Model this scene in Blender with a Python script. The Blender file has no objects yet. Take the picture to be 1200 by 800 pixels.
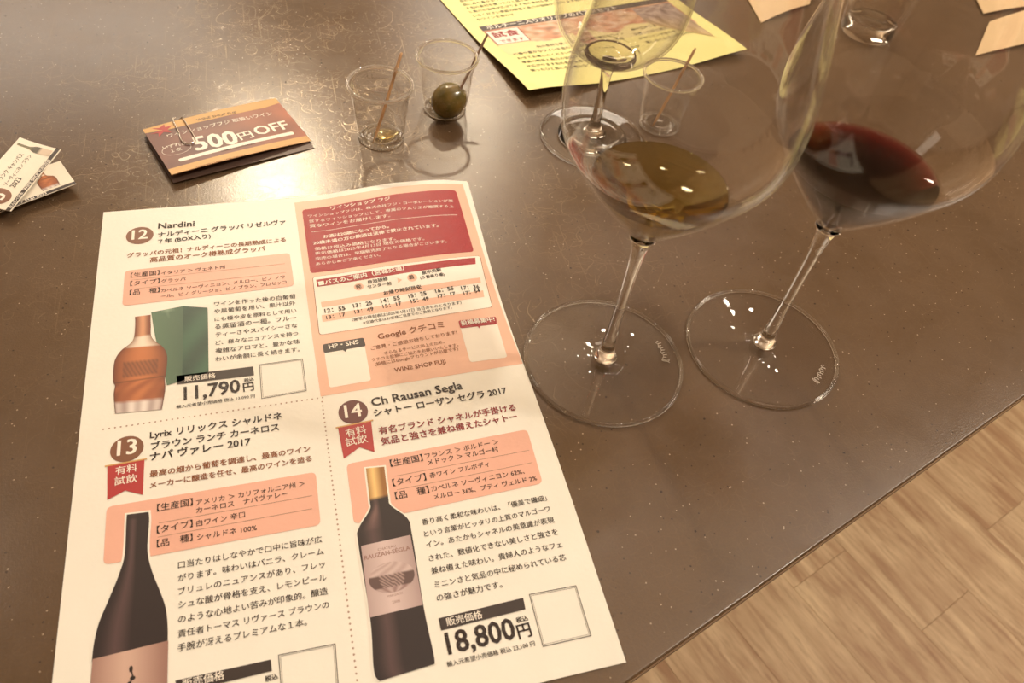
import bpy, bmesh, math, random
from mathutils import Vector, Matrix, noise
random.seed(7)
SC = bpy.context.scene
COL = SC.collection
# ------------------------------------------------------------ camera
cam_d = bpy.data.cameras.new('camera'); cam = bpy.data.objects.new('camera', cam_d); COL.objects.link(cam)
cam_d.sensor_width = 36.0; cam_d.lens = 906.0 * 36 / 1200; cam_d.clip_start = .01
cam_d.dof.use_dof = True; cam_d.dof.focus_distance = .40; cam_d.dof.aperture_fstop = 15
RC = Matrix(((0.9629546904999109, -0.2462455312523441, 0.10991543286748086),
             (0.12115804561727006, 0.7592237398460094, 0.6394529230805606),
             (-0.24091283076332481, -0.6024470526048913, 0.7609326887321328)))
M4 = RC.transposed().to_4x4(); M4.translation = (0.10798, -0.077786, 0.31114)
cam.matrix_world = M4
SC.camera = cam
# ------------------------------------------------------------ world, lamps, exposure
SC.view_settings.view_transform = 'Standard'; SC.view_settings.look = 'None'
SC.view_settings.gamma = 1.0; SC.view_settings.use_curve_mapping = False
SC.view_settings.exposure = -0.13
W = bpy.data.worlds.new('room_light'); SC.world = W; W.use_nodes = True
W.node_tree.nodes['Background'].inputs[0].default_value = (1.0, .84, .64, 1)
W.node_tree.nodes['Background'].inputs[1].default_value = .1
SC.cycles.sample_clamp_indirect = 5
def lamp(loc, power, radius, colour=(1, .895, .755)):
    d = bpy.data.lights.new('ceiling_and_fill_spot', 'POINT'); d.energy = power; d.shadow_soft_size = radius; d.color = colour
    o = bpy.data.objects.new('ceiling_and_fill_spot', d); o.location = loc; COL.objects.link(o)
def fill_light(loc, sx, sy, power, colour=(1, .90, .76)):
    d = bpy.data.lights.new('added_fill_panel', 'AREA'); d.shape = 'RECTANGLE'; d.size = sx; d.size_y = sy; d.energy = power; d.color = colour
    o = bpy.data.objects.new('added_fill_panel', d); o.location = loc; COL.objects.link(o)
lamp((.02, 2.12, 1.56), 80, .045, (1, .82, .58))
lamp((.80, 2.45, 1.60), 26, .035, (1, .82, .58))
lamp((1.25, -.05, 1.5), 50, .04)
lamp((.60, 1.9, 1.7), 9, .03)  # unseen lamp added to brighten the yellow leaflet
for lx, ly in ((.55, .95), (-.9, .9), (.2, 1.6), (1.3, 2.0), (-.6, -.8), (.7, -1.1), (1.6, .5), (-1.4, 2.3)):
    lamp((lx, ly, 1.7), 2.4, .022)  # unseen spots added overhead to give the glass small highlights
for k in range(12):            # two tracks of small spots along the ceiling
    lamp((.1 + .13*k, .35 + .05*k, 1.75), .7, .014)
    lamp((-.5 + .22*k, 1.25 + .06*k, 1.8), .6, .013)
fill_light((-1.1, 4.1, 1.95), 1.8, .9, 36)  # unseen area panels, added as soft fill for the table and back
fill_light((1.7, 4.1, 1.95), 1.8, .9, 40)
fill_light((-1.7, 1.2, 1.95), 1.2, .6, 5)
fill_light((2.8, .3, 1.95), 1.2, .6, 34)
# ------------------------------------------------------------ helpers
def link(name, me, mat=None, parent=None, smooth=False):
    o = bpy.data.objects.new(name, me); COL.objects.link(o)
    if mat: me.materials.append(mat)
    if parent: o.parent = parent
    if smooth: me.polygons.foreach_set('use_smooth', [True] * len(me.polygons))
    return o
def mesh(name, vs, fs, mat=None, parent=None, smooth=False):
    me = bpy.data.meshes.new(name); me.from_pydata([tuple(v) for v in vs], [], fs); me.update()
    return link(name, me, mat, parent, smooth)
def tag(o, label, cat, group=None, kind=None):
    o['label'] = label; o['category'] = cat
    if group: o['group'] = group
    if kind: o['kind'] = kind
    return o
def thing(name, label, cat, loc=(0, 0, 0), group=None):
    o = bpy.data.objects.new(name, None); o.empty_display_size = .02; o.location = loc; COL.objects.link(o)
    return tag(o, label, cat, group)
def lathe(name, prof, mat, parent, seg=96, closed=False, loc=(0, 0, 0)):
    """prof: list of (r, z). open sheet unless its ends lie on the axis."""
    vs, fs, rings = [], [], []
    for r, z in prof:
        if r < 1e-6: rings.append([len(vs)]); vs.append((loc[0], loc[1], z + loc[2]))
        else:
            rings.append(list(range(len(vs), len(vs) + seg)))
            for k in range(seg):
                a = 2 * math.pi * k / seg; vs.append((loc[0] + r * math.cos(a), loc[1] + r * math.sin(a), z + loc[2]))
    pairs = list(zip(rings, rings[1:]))
    if closed: pairs.append((rings[-1], rings[0]))
    for A, B in pairs:
        if len(A) == 1 and len(B) == 1: continue
        for k in range(seg):
            k2 = (k + 1) % seg
            if len(A) == 1: fs.append((A[0], B[k2], B[k]))
            elif len(B) == 1: fs.append((A[k], A[k2], B[0]))
            else: fs.append((A[k], A[k2], B[k2], B[k]))
    o = mesh(name, vs, fs, mat, parent, True); o.data.set_sharp_from_angle(angle=.7); return o
def torus(name, R, r, z, mat, parent, seg=96, n=12):
    return lathe(name, [(R + r * math.cos(2 * math.pi * k / n), z + r * math.sin(2 * math.pi * k / n)) for k in range(n)], mat, parent, seg, True)
def smoothprof(pts, n=5):
    out = []
    for i in range(len(pts) - 1):
        p0 = pts[max(i - 1, 0)]; p1 = pts[i]; p2 = pts[i + 1]; p3 = pts[min(i + 2, len(pts) - 1)]
        for k in range(n):
            t = k / n; q = []
            for d in (0, 1):
                m1 = (p2[d] - p0[d]) / 2; m2 = (p3[d] - p1[d]) / 2
                q.append((2*t**3-3*t**2+1)*p1[d] + (t**3-2*t**2+t)*m1 + (-2*t**3+3*t**2)*p2[d] + (t**3-t**2)*m2)
            out.append((max(q[0], 0), q[1]))
    return out + [pts[-1]]
def tube(name, path, rad, mat, parent=None, n=10):
    vs, fs = [], []
    P = [Vector(q) for q in path]; N = len(P)
    rs = rad if isinstance(rad, (list, tuple)) else [rad] * N
    up = None
    for i in range(N):
        t = (P[min(i + 1, N - 1)] - P[max(i - 1, 0)]).normalized()
        if up is None:
            up = t.orthogonal().normalized()
        up = (up - t * up.dot(t)).normalized(); b = t.cross(up)
        for k in range(n):
            a = 2 * math.pi * k / n
            vs.append(P[i] + (up * math.cos(a) + b * math.sin(a)) * rs[i])
    for i in range(N - 1):
        for k in range(n):
            k2 = (k + 1) % n; fs.append((i*n+k, i*n+k2, (i+1)*n+k2, (i+1)*n+k))
    fs.append(tuple(range(n))[::-1]); fs.append(tuple((N-1)*n + k for k in range(n)))
    return mesh(name, vs, fs, mat, parent, True)
# ------------------------------------------------------------ materials
def newmat(name):
    m = bpy.data.materials.new(name); m.use_nodes = True
    return m, m.node_tree, m.node_tree.nodes['Principled BSDF']
def flat(name, c, rough=.45, spec=.5, metal=0):
    m, nt, b = newmat(name)
    b.inputs['Base Color'].default_value = (*c, 1); b.inputs['Roughness'].default_value = rough
    b.inputs['Specular IOR Level'].default_value = spec; b.inputs['Metallic'].default_value = metal
    return m
def node(nt, t, **kw):
    n = nt.nodes.new(t)
    for k, v in kw.items():
        if k.startswith('i_'): n.inputs[k[2:].replace('_', ' ')].default_value = v
        else: setattr(n, k, v)
    return n
def math_(nt, op, a, b=None, clamp=False):
    n = nt.nodes.new('ShaderNodeMath'); n.operation = op; n.use_clamp = clamp
    for i, v in enumerate((a, b)):
        if v is None: continue
        if isinstance(v, (int, float)): n.inputs[i].default_value = v
        else: nt.links.new(v, n.inputs[i])
    return n.outputs[0]
def mix(nt, fac, a, b):
    n = nt.nodes.new('ShaderNodeMix'); n.data_type = 'RGBA'
    for s, v in ((n.inputs[0], fac), (n.inputs[6], a), (n.inputs[7], b)):
        if isinstance(v, (int, float)): s.default_value = v
        elif isinstance(v, tuple): s.default_value = (*v, 1)
        else: nt.links.new(v, s)
    return n.outputs[2]
def ramp(nt, v, lo, hi):
    n = nt.nodes.new('ShaderNodeMapRange'); n.inputs[1].default_value = lo; n.inputs[2].default_value = hi
    nt.links.new(v, n.inputs[0]); return n.outputs[0]
def nz(nt, vec, scale, detail=3, rough=.5, dist=0):
    n = nt.nodes.new('ShaderNodeTexNoise'); n.inputs['Scale'].default_value = scale; n.inputs['Detail'].default_value = detail
    n.inputs['Roughness'].default_value = rough; n.inputs['Distortion'].default_value = dist
    nt.links.new(vec, n.inputs['Vector']); return n
def bump(nt, h, strength, dist=.001):
    n = nt.nodes.new('ShaderNodeBump'); n.inputs['Strength'].default_value = strength; n.inputs['Distance'].default_value = dist
    nt.links.new(h, n.inputs['Height']); return n.outputs[0]

def table_mat():
    m, nt, b = newmat('dark_laminate')
    pos = nt.nodes.new('ShaderNodeNewGeometry').outputs['Position']
    big = nz(nt, pos, 7, 5, .6).outputs['Fac']; mid = nz(nt, pos, 38, 5, .65, .6).outputs['Fac']; fine = nz(nt, pos, 900, 2).outputs['Fac']
    c = mix(nt, ramp(nt, big, .3, .7), (.096, .057, .028), (.136, .084, .045))
    c = mix(nt, math_(nt, 'MULTIPLY', ramp(nt, mid, .35, .75), .35), c, (.15, .098, .06))
    c = mix(nt, math_(nt, 'MULTIPLY', ramp(nt, fine, .3, .7), .25), c, (.08, .055, .04))
    def specks(scale, r, thr, col, cin):
        v = nt.nodes.new('ShaderNodeTexVoronoi'); v.inputs['Scale'].default_value = scale; nt.links.new(pos, v.inputs['Vector'])
        s = nt.nodes.new('ShaderNodeSeparateColor'); nt.links.new(v.outputs['Color'], s.inputs[0])
        f = math_(nt, 'MULTIPLY', math_(nt, 'LESS_THAN', v.outputs['Distance'], r), math_(nt, 'GREATER_THAN', s.outputs[0], thr))
        return mix(nt, math_(nt, 'MULTIPLY', f, .8), cin, col)
    c = specks(260, .10, .55, (.42, .32, .22), c)
    c = specks(240, .11, .55, (.04, .028, .02), c)
    c = specks(110, .07, .75, (.03, .02, .015), c)
    # curled hairline scratches: arcs of rings of random size
    warp = nz(nt, pos, 22, 3)
    wv = nt.nodes.new('ShaderNodeVectorMath'); wv.operation = 'SCALE'; wv.inputs['Scale'].default_value = .03; nt.links.new(warp.outputs['Color'], wv.inputs[0])
    tot = None
    for k, (sc, r0, w) in enumerate(((22, .5, .006), (47, .5, .011), (61, .45, .014), (83, .5, .018), (15, .42, .004), (120, .5, .026), (37, .5, .009), (95, .4, .02))):
        ad = nt.nodes.new('ShaderNodeVectorMath'); ad.operation = 'ADD'; nt.links.new(pos, ad.inputs[0]); nt.links.new(wv.outputs[0], ad.inputs[1])
        mp = nt.nodes.new('ShaderNodeMapping'); mp.inputs['Location'].default_value = (k*.37, k*.61, 0); mp.inputs['Rotation'].default_value = (0, 0, k*.8)
        mp.inputs['Scale'].default_value = (1, 1 + .25*(k % 3), 0); nt.links.new(ad.outputs[0], mp.inputs[0])
        v = nt.nodes.new('ShaderNodeTexVoronoi'); v.voronoi_dimensions = '2D'; v.inputs['Scale'].default_value = sc; nt.links.new(mp.outputs[0], v.inputs['Vector'])
        s = nt.nodes.new('ShaderNodeSeparateColor'); nt.links.new(v.outputs['Color'], s.inputs[0])
        rr = math_(nt, 'MULTIPLY', math_(nt, 'ADD', s.outputs[1], .45), r0)
        d = math_(nt, 'ABSOLUTE', math_(nt, 'SUBTRACT', v.outputs['Distance'], rr))
        f = math_(nt, 'MULTIPLY', ramp(nt, d, w, 0), ramp(nt, s.outputs[2], .25, .9))
        brk = ramp(nt, nz(nt, mp.outputs[0], sc*1.1, 2).outputs['Fac'], .44, .54); f = math_(nt, 'MULTIPLY', f, brk, True)
        tot = f if tot is None else math_(nt, 'MAXIMUM', tot, f)
    # straight fine hairlines
    for k, ang in enumerate((.5, -.7, 1.3)):
        mp = nt.nodes.new('ShaderNodeMapping'); mp.inputs['Rotation'].default_value = (0, 0, ang); mp.inputs['Scale'].default_value = (700, 14, 1); nt.links.new(pos, mp.inputs[0])
        h = nz(nt, mp.outputs[0], 1, 1).outputs['Fac']
        tot = math_(nt, 'MAXIMUM', tot, math_(nt, 'MULTIPLY', ramp(nt, h, .70, .80), .55))
    far = nt.nodes.new('ShaderNodeVectorMath'); far.operation = 'DISTANCE'; nt.links.new(pos, far.inputs[0]); far.inputs[1].default_value = (.14, .36, 0)
    glare_zone = ramp(nt, far.outputs['Value'], .27, .06)          # painted glints: mask keeps the real scratches to the lamp glare area
    patch = math_(nt, 'MULTIPLY', ramp(nt, nz(nt, pos, 11, 4).outputs['Fac'], .38, .62), math_(nt, 'ADD', math_(nt, 'MULTIPLY', glare_zone, .94), .06))
    scr = math_(nt, 'MULTIPLY', tot, math_(nt, 'ADD', math_(nt, 'MULTIPLY', patch, .97), .03), True)
    c = mix(nt, math_(nt, 'MULTIPLY', scr, .03), c, (.4, .3, .2))
    nt.links.new(c, b.inputs['Base Color'])
    r = math_(nt, 'ADD', math_(nt, 'MULTIPLY', mid, .10), .17)
    nt.links.new(r, b.inputs['Roughness'])
    b.inputs['Specular IOR Level'].default_value = .55
    hh = math_(nt, 'SUBTRACT', nz(nt, pos, 900, 3, .6).outputs['Fac'], math_(nt, 'MULTIPLY', scr, .6))
    bn = bump(nt, hh, .15, .0005); nt.links.new(bn, b.inputs['Normal'])
    g = nt.nodes.new('ShaderNodeBsdfGlossy'); g.inputs['Color'].default_value = (.90, .66, .38, 1); g.inputs['Roughness'].default_value = .30
    nt.links.new(bn, g.inputs['Normal'])
    ms = nt.nodes.new('ShaderNodeMixShader'); nt.links.new(math_(nt, 'MULTIPLY', scr, .42), ms.inputs[0])
    nt.links.new(b.outputs[0], ms.inputs[1]); nt.links.new(g.outputs[0], ms.inputs[2])
    nt.links.new(ms.outputs[0], nt.nodes['Material Output'].inputs[0])
    return m
def thin_glass(name, tint=(.985, .98, .97), f0=.045, rough=0.0):
    """a single wall of clear glass or plastic: see-through, mirror-like towards grazing angles (Schlick)"""
    m, nt, b = newmat(name); nt.nodes.remove(b)
    g = nt.nodes.new('ShaderNodeNewGeometry')
    dt = nt.nodes.new('ShaderNodeVectorMath'); dt.operation = 'DOT_PRODUCT'; nt.links.new(g.outputs['Normal'], dt.inputs[0]); nt.links.new(g.outputs['Incoming'], dt.inputs[1])
    c = math_(nt, 'ABSOLUTE', dt.outputs['Value'])
    f = math_(nt, 'ADD', math_(nt, 'MULTIPLY', math_(nt, 'POWER', math_(nt, 'SUBTRACT', 1.0, c, True), 5.0), 1 - f0), f0)
    t = nt.nodes.new('ShaderNodeBsdfTransparent'); t.inputs[0].default_value = (*tint, 1)
    gl = nt.nodes.new('ShaderNodeBsdfGlossy'); gl.inputs['Roughness'].default_value = rough; gl.inputs['Color'].default_value = (1, 1, 1, 1)
    ms = nt.nodes.new('ShaderNodeMixShader'); nt.links.new(f, ms.inputs[0]); nt.links.new(t.outputs[0], ms.inputs[1]); nt.links.new(gl.outputs[0], ms.inputs[2])
    nt.links.new(ms.outputs[0], nt.nodes['Material Output'].inputs[0])
    return m
def solid_glass(name, c=(1, .99, .97), ior=1.5, rough=0, vol=None, dens=0):
    m, nt, b = newmat(name); nt.nodes.remove(b)
    g = nt.nodes.new('ShaderNodeBsdfGlass'); g.inputs['Color'].default_value = (*c, 1); g.inputs['IOR'].default_value = ior; g.inputs['Roughness'].default_value = rough
    nt.links.new(g.outputs[0], nt.nodes['Material Output'].inputs[0])
    if vol:
        v = nt.nodes.new('ShaderNodeVolumeAbsorption'); v.inputs[0].default_value = (*vol, 1); v.inputs[1].default_value = dens
        nt.links.new(v.outputs[0], nt.nodes['Material Output'].inputs[1])
    return m
def paper_mat(name, c, c2=None, rough=.42):
    m, nt, b = newmat(name)
    pos = nt.nodes.new('ShaderNodeNewGeometry').outputs['Position']
    n1 = nz(nt, pos, 35, 4).outputs['Fac']
    nt.links.new(mix(nt, ramp(nt, n1, .3, .7), c, c2 or tuple(x * .94 for x in c)), b.inputs['Base Color'])
    b.inputs['Roughness'].default_value = rough; b.inputs['Specular IOR Level'].default_value = .5
    nt.links.new(bump(nt, nz(nt, pos, 500, 2).outputs['Fac'], .2, .0003), b.inputs['Normal'])
    return m
def attr_mat(name, rough=.42):
    m, nt, b = newmat(name)
    a = nt.nodes.new('ShaderNodeVertexColor'); a.layer_name = 'print'; nt.links.new(a.outputs[0], b.inputs['Base Color'])
    b.inputs['Roughness'].default_value = rough
    return m
def wood_mat(name, a, b_, c_, ang, scale=1, rough=.5):
    m, nt, b = newmat(name)
    pos = nt.nodes.new('ShaderNodeNewGeometry').outputs['Position']
    oi = nt.nodes.new('ShaderNodeObjectInfo')
    mp = nt.nodes.new('ShaderNodeMapping'); mp.inputs['Rotation'].default_value = (0, 0, ang); nt.links.new(pos, mp.inputs[0])
    m2 = nt.nodes.new('ShaderNodeMapping'); m2.inputs['Scale'].default_value = (42*scale, 5*scale, 1); nt.links.new(mp.outputs[0], m2.inputs[0])
    cb = nt.nodes.new('ShaderNodeCombineXYZ'); nt.links.new(math_(nt, 'MULTIPLY', oi.outputs['Random'], 37.0), cb.inputs[1]); nt.links.new(math_(nt, 'MULTIPLY', oi.outputs['Random'], 11.0), cb.inputs[2])
    ad = nt.nodes.new('ShaderNodeVectorMath'); ad.operation = 'ADD'; nt.links.new(m2.outputs[0], ad.inputs[0]); nt.links.new(cb.outputs[0], ad.inputs[1])
    n1 = nz(nt, ad.outputs[0], 1, 6, .62, .7).outputs['Fac']
    n2 = nz(nt, ad.outputs[0], 4.5, 4, .6).outputs['Fac']
    n3 = nz(nt, mp.outputs[0], 9*scale, 3).outputs['Fac']
    c = mix(nt, ramp(nt, n1, .33, .66), a, b_)
    c = mix(nt, math_(nt, 'MULTIPLY', ramp(nt, n2, .5, .72), .55), c, c_)
    c = mix(nt, math_(nt, 'MULTIPLY', ramp(nt, n3, .40, .70), .55), c, a)
    nt.links.new(c, b.inputs['Base Color']); b.inputs['Roughness'].default_value = rough
    nt.links.new(bump(nt, n2, .2, .0006), b.inputs['Normal'])
    return m
MT = table_mat()
GT = thin_glass('bowl_glass', (.968, .96, .95)); PT = thin_glass('cup_plastic', (.97, .965, .95), .075)
GS = solid_glass('stem_glass'); PS = solid_glass('rim_plastic', (1, .98, .95), 1.45)
_n = PS.node_tree; _d = _n.nodes.new('ShaderNodeBsdfDiffuse'); _d.inputs[0].default_value = (.85, .82, .76, 1); _m = _n.nodes.new('ShaderNodeMixShader'); _m.inputs[0].default_value = .13
_g = [x for x in _n.nodes if x.type == 'BSDF_GLASS'][0]; _n.links.new(_g.outputs[0], _m.inputs[1]); _n.links.new(_d.outputs[0], _m.inputs[2]); _n.links.new(_m.outputs[0], _n.nodes['Material Output'].inputs[0])
def toner(name, c):
    m = flat(name, c, .27, .32); nt = m.node_tree
    pos = nt.nodes.new('ShaderNodeNewGeometry').outputs['Position']
    nt.links.new(bump(nt, nz(nt, pos, 1300, 2, .6).outputs['Fac'], .55, .0005), nt.nodes['Principled BSDF'].inputs['Normal']); return m
INK = {'ink': toner('black_ink', (.030, .019, .015)), 'brown': toner('brown_ink', (.26, .085, .03)), 'wine': toner('wine_red_ink', (.27, .03, .035)),
       'white': flat('unprinted_white', (.9, .84, .74)), 'tan': flat('tan_ink', (.28, .15, .12)), 'crimson': toner('crimson_ink', (.36, .030, .036)),
       'peach': paper_mat('peach_ink', (.84, .50, .36)), 'panel': paper_mat('salmon_ink', (.82, .45, .34)), 'black': flat('solid_black_ink', (.035, .022, .018)),
       'badge': flat('round_badge_ink', (.20, .075, .035)), 'badge14': flat('dark_badge_ink', (.12, .025, .02)), 'line': flat('grey_rule_ink', (.38, .24, .17)),
       'gold': flat('gold_ink', (.62, .36, .12)), 'ribbon': flat('ribbon_ink', (.42, .03, .03))}
PAPER = paper_mat('leaflet_paper', (.86, .83, .74), (.83, .80, .71))
PRINT = attr_mat('picture_print')
# ------------------------------------------------------------ print layout of the leaflet in millimetres
BADGE12=[(19.9, 22.1), (13.1, 22.3), (27.2, 21.7)]
PANEL12=[(13.7, 49.0), (98.6, 46.7), (99.3, 72.4), (13.7, 74.5)]
RULES12=[(17.2, 56.5), (95.5, 54.9), (17.1, 63.1), (95.5, 61.9)]
BAR12=[(40.3, 124.2), (75.7, 124.3), (75.9, 129.8), (40.8, 129.5)]
QR12=[(78.6, 123.6), (99.6, 123.2), (99.8, 143.4), (78.6, 144.6)]
BOX12=[(27.7, 81.0), (42.2, 78.6), (54.9, 81.9), (55.0, 124.6), (36.2, 129.3)]
BOT12L=[(20.2, 83.0), (20.5, 89.9), (19.8, 98.9), (14.7, 104.6), (12.2, 111.2), (12.4, 122.5), (13.3, 125.9), (13.1, 131.3), (14.3, 141.9)]
BOT12R=[(27.5, 82.8), (27.8, 89.8), (28.6, 98.3), (34.0, 105.4), (36.0, 111.6), (35.7, 121.9), (35.2, 125.2), (35.5, 131.9), (34.3, 143.0)]
HDOT=[(9.8, 149.7), (106.8, 148.6)]
VDOT=[(105.3, 155.5), (106.2, 282.5)]
PEACH=[(104.2, 4.6), (206.6, 3.4), (210.0, 144.3), (106.0, 147.8)]
CRIM=[(108.1, 11.8), (201.0, 9.6), (202.5, 61.7), (108.5, 64.5)]
NRULE=[(111.8, 31.7), (197.9, 31.7)]
BUS=[(109.3, 67.3), (205.6, 64.9), (204.3, 104.1), (109.0, 109.3)]
BUSBAR=[(111.1, 69.8), (202.4, 66.4), (201.6, 71.3), (111.3, 75.2)]
BAND1=[(112.1, 86.5), (202.0, 81.8), (201.6, 85.7), (112.2, 90.5)]
BAND2=[(111.6, 95.9), (201.6, 91.4), (201.2, 96.1), (111.6, 100.5)]
HATSU=[(133.3, 78.8), (130.7, 78.9), (135.9, 78.7)]
CHAKU=[(163.3, 77.0), (160.5, 77.0), (166.2, 76.7)]
ARROW=[(155.0, 76.0), (157.4, 77.7), (154.9, 79.8)]
HPTAG=[(110.1, 115.7), (131.2, 114.4), (131.6, 120.2), (110.2, 121.4)]
HPPTR=[(119.5, 120.5), (122.1, 120.3), (121.0, 122.4)]
HPPAN=[(110.5, 116.5), (131.0, 115.5), (131.1, 142.4), (110.6, 143.4)]
RVTAG=[(182.8, 110.9), (204.3, 110.9), (203.6, 116.3), (182.8, 116.3)]
RVPTR=[(191.9, 115.3), (194.9, 115.1), (193.2, 117.8)]
RVPAN=[(183.0, 112.2), (204.0, 112.1), (203.0, 139.1), (182.8, 139.2)]
BADGE14=[(120.1, 159.4), (113.5, 159.0), (127.4, 159.4)]
RIB14=[(112.0, 167.1), (127.7, 165.9), (126.8, 183.3), (120.5, 179.5), (112.7, 184.4)]
PANEL14=[(113.5, 187.4), (200.4, 183.8), (199.5, 213.6), (113.2, 217.5)]
RULES14=[(133.8, 197.6), (198.1, 195.4), (133.7, 204.6), (197.8, 202.2)]
BAR14=[(140.9, 264.9), (176.6, 263.8), (176.3, 268.6), (141.0, 269.9)]
QR14=[(179.4, 262.8), (200.0, 263.2), (199.8, 284.7), (179.2, 284.7)]
BOT14L=[(121.8, 191.2), (121.6, 196.1), (121.2, 208.0), (120.6, 212.1), (114.7, 220.2), (113.8, 227.0), (114.4, 259.5), (113.1, 279.2), (114.7, 283.7)]
BOT14R=[(130.0, 191.9), (129.8, 195.5), (129.4, 207.4), (129.9, 211.8), (136.0, 219.3), (136.6, 227.6), (135.9, 258.7), (136.4, 277.8), (136.1, 282.0)]
LAB14=[(114.8, 228.1), (135.9, 227.2), (135.7, 258.3), (114.2, 259.0)]
LABE=[(125.3, 244.1), (115.8, 244.3), (135.2, 244.2), (124.9, 237.4), (125.6, 251.1)]
BADGE13=[(20.3, 162.1), (13.6, 162.2), (27.4, 161.8)]
RIB13=[(12.8, 169.6), (27.8, 168.9), (27.8, 186.8), (20.7, 183.3), (13.8, 186.6)]
PANEL13=[(13.8, 189.8), (99.7, 188.9), (99.4, 215.1), (14.2, 216.1)]
RULES13=[(34.5, 201.5), (97.2, 200.5), (34.3, 207.9), (96.6, 206.8)]
BAR13=[(42.0, 267.4), (75.9, 267.1), (76.1, 271.4), (42.8, 272.3)]
QR13=[(78.7, 265.9), (100.1, 266.2), (99.5, 285.6), (79.0, 285.6)]
BOT13L=[(21.9, 195.1), (21.9, 199.8), (22.0, 213.2), (20.4, 221.2), (17.2, 231.1), (14.3, 239.8), (13.1, 247.7), (12.9, 254.1), (13.2, 269.3), (13.1, 276.5)]
BOT13R=[(30.4, 195.5), (30.8, 200.1), (30.6, 213.1), (32.7, 222.8), (35.8, 231.5), (38.1, 239.0), (39.0, 246.8), (39.1, 253.4), (40.0, 267.8), (40.5, 275.4)]
LAB13T=[(13.1, 253.3), (39.0, 252.0)]
SQUIG=[(26.6, 259.9), (26.9, 264.9)]
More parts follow.
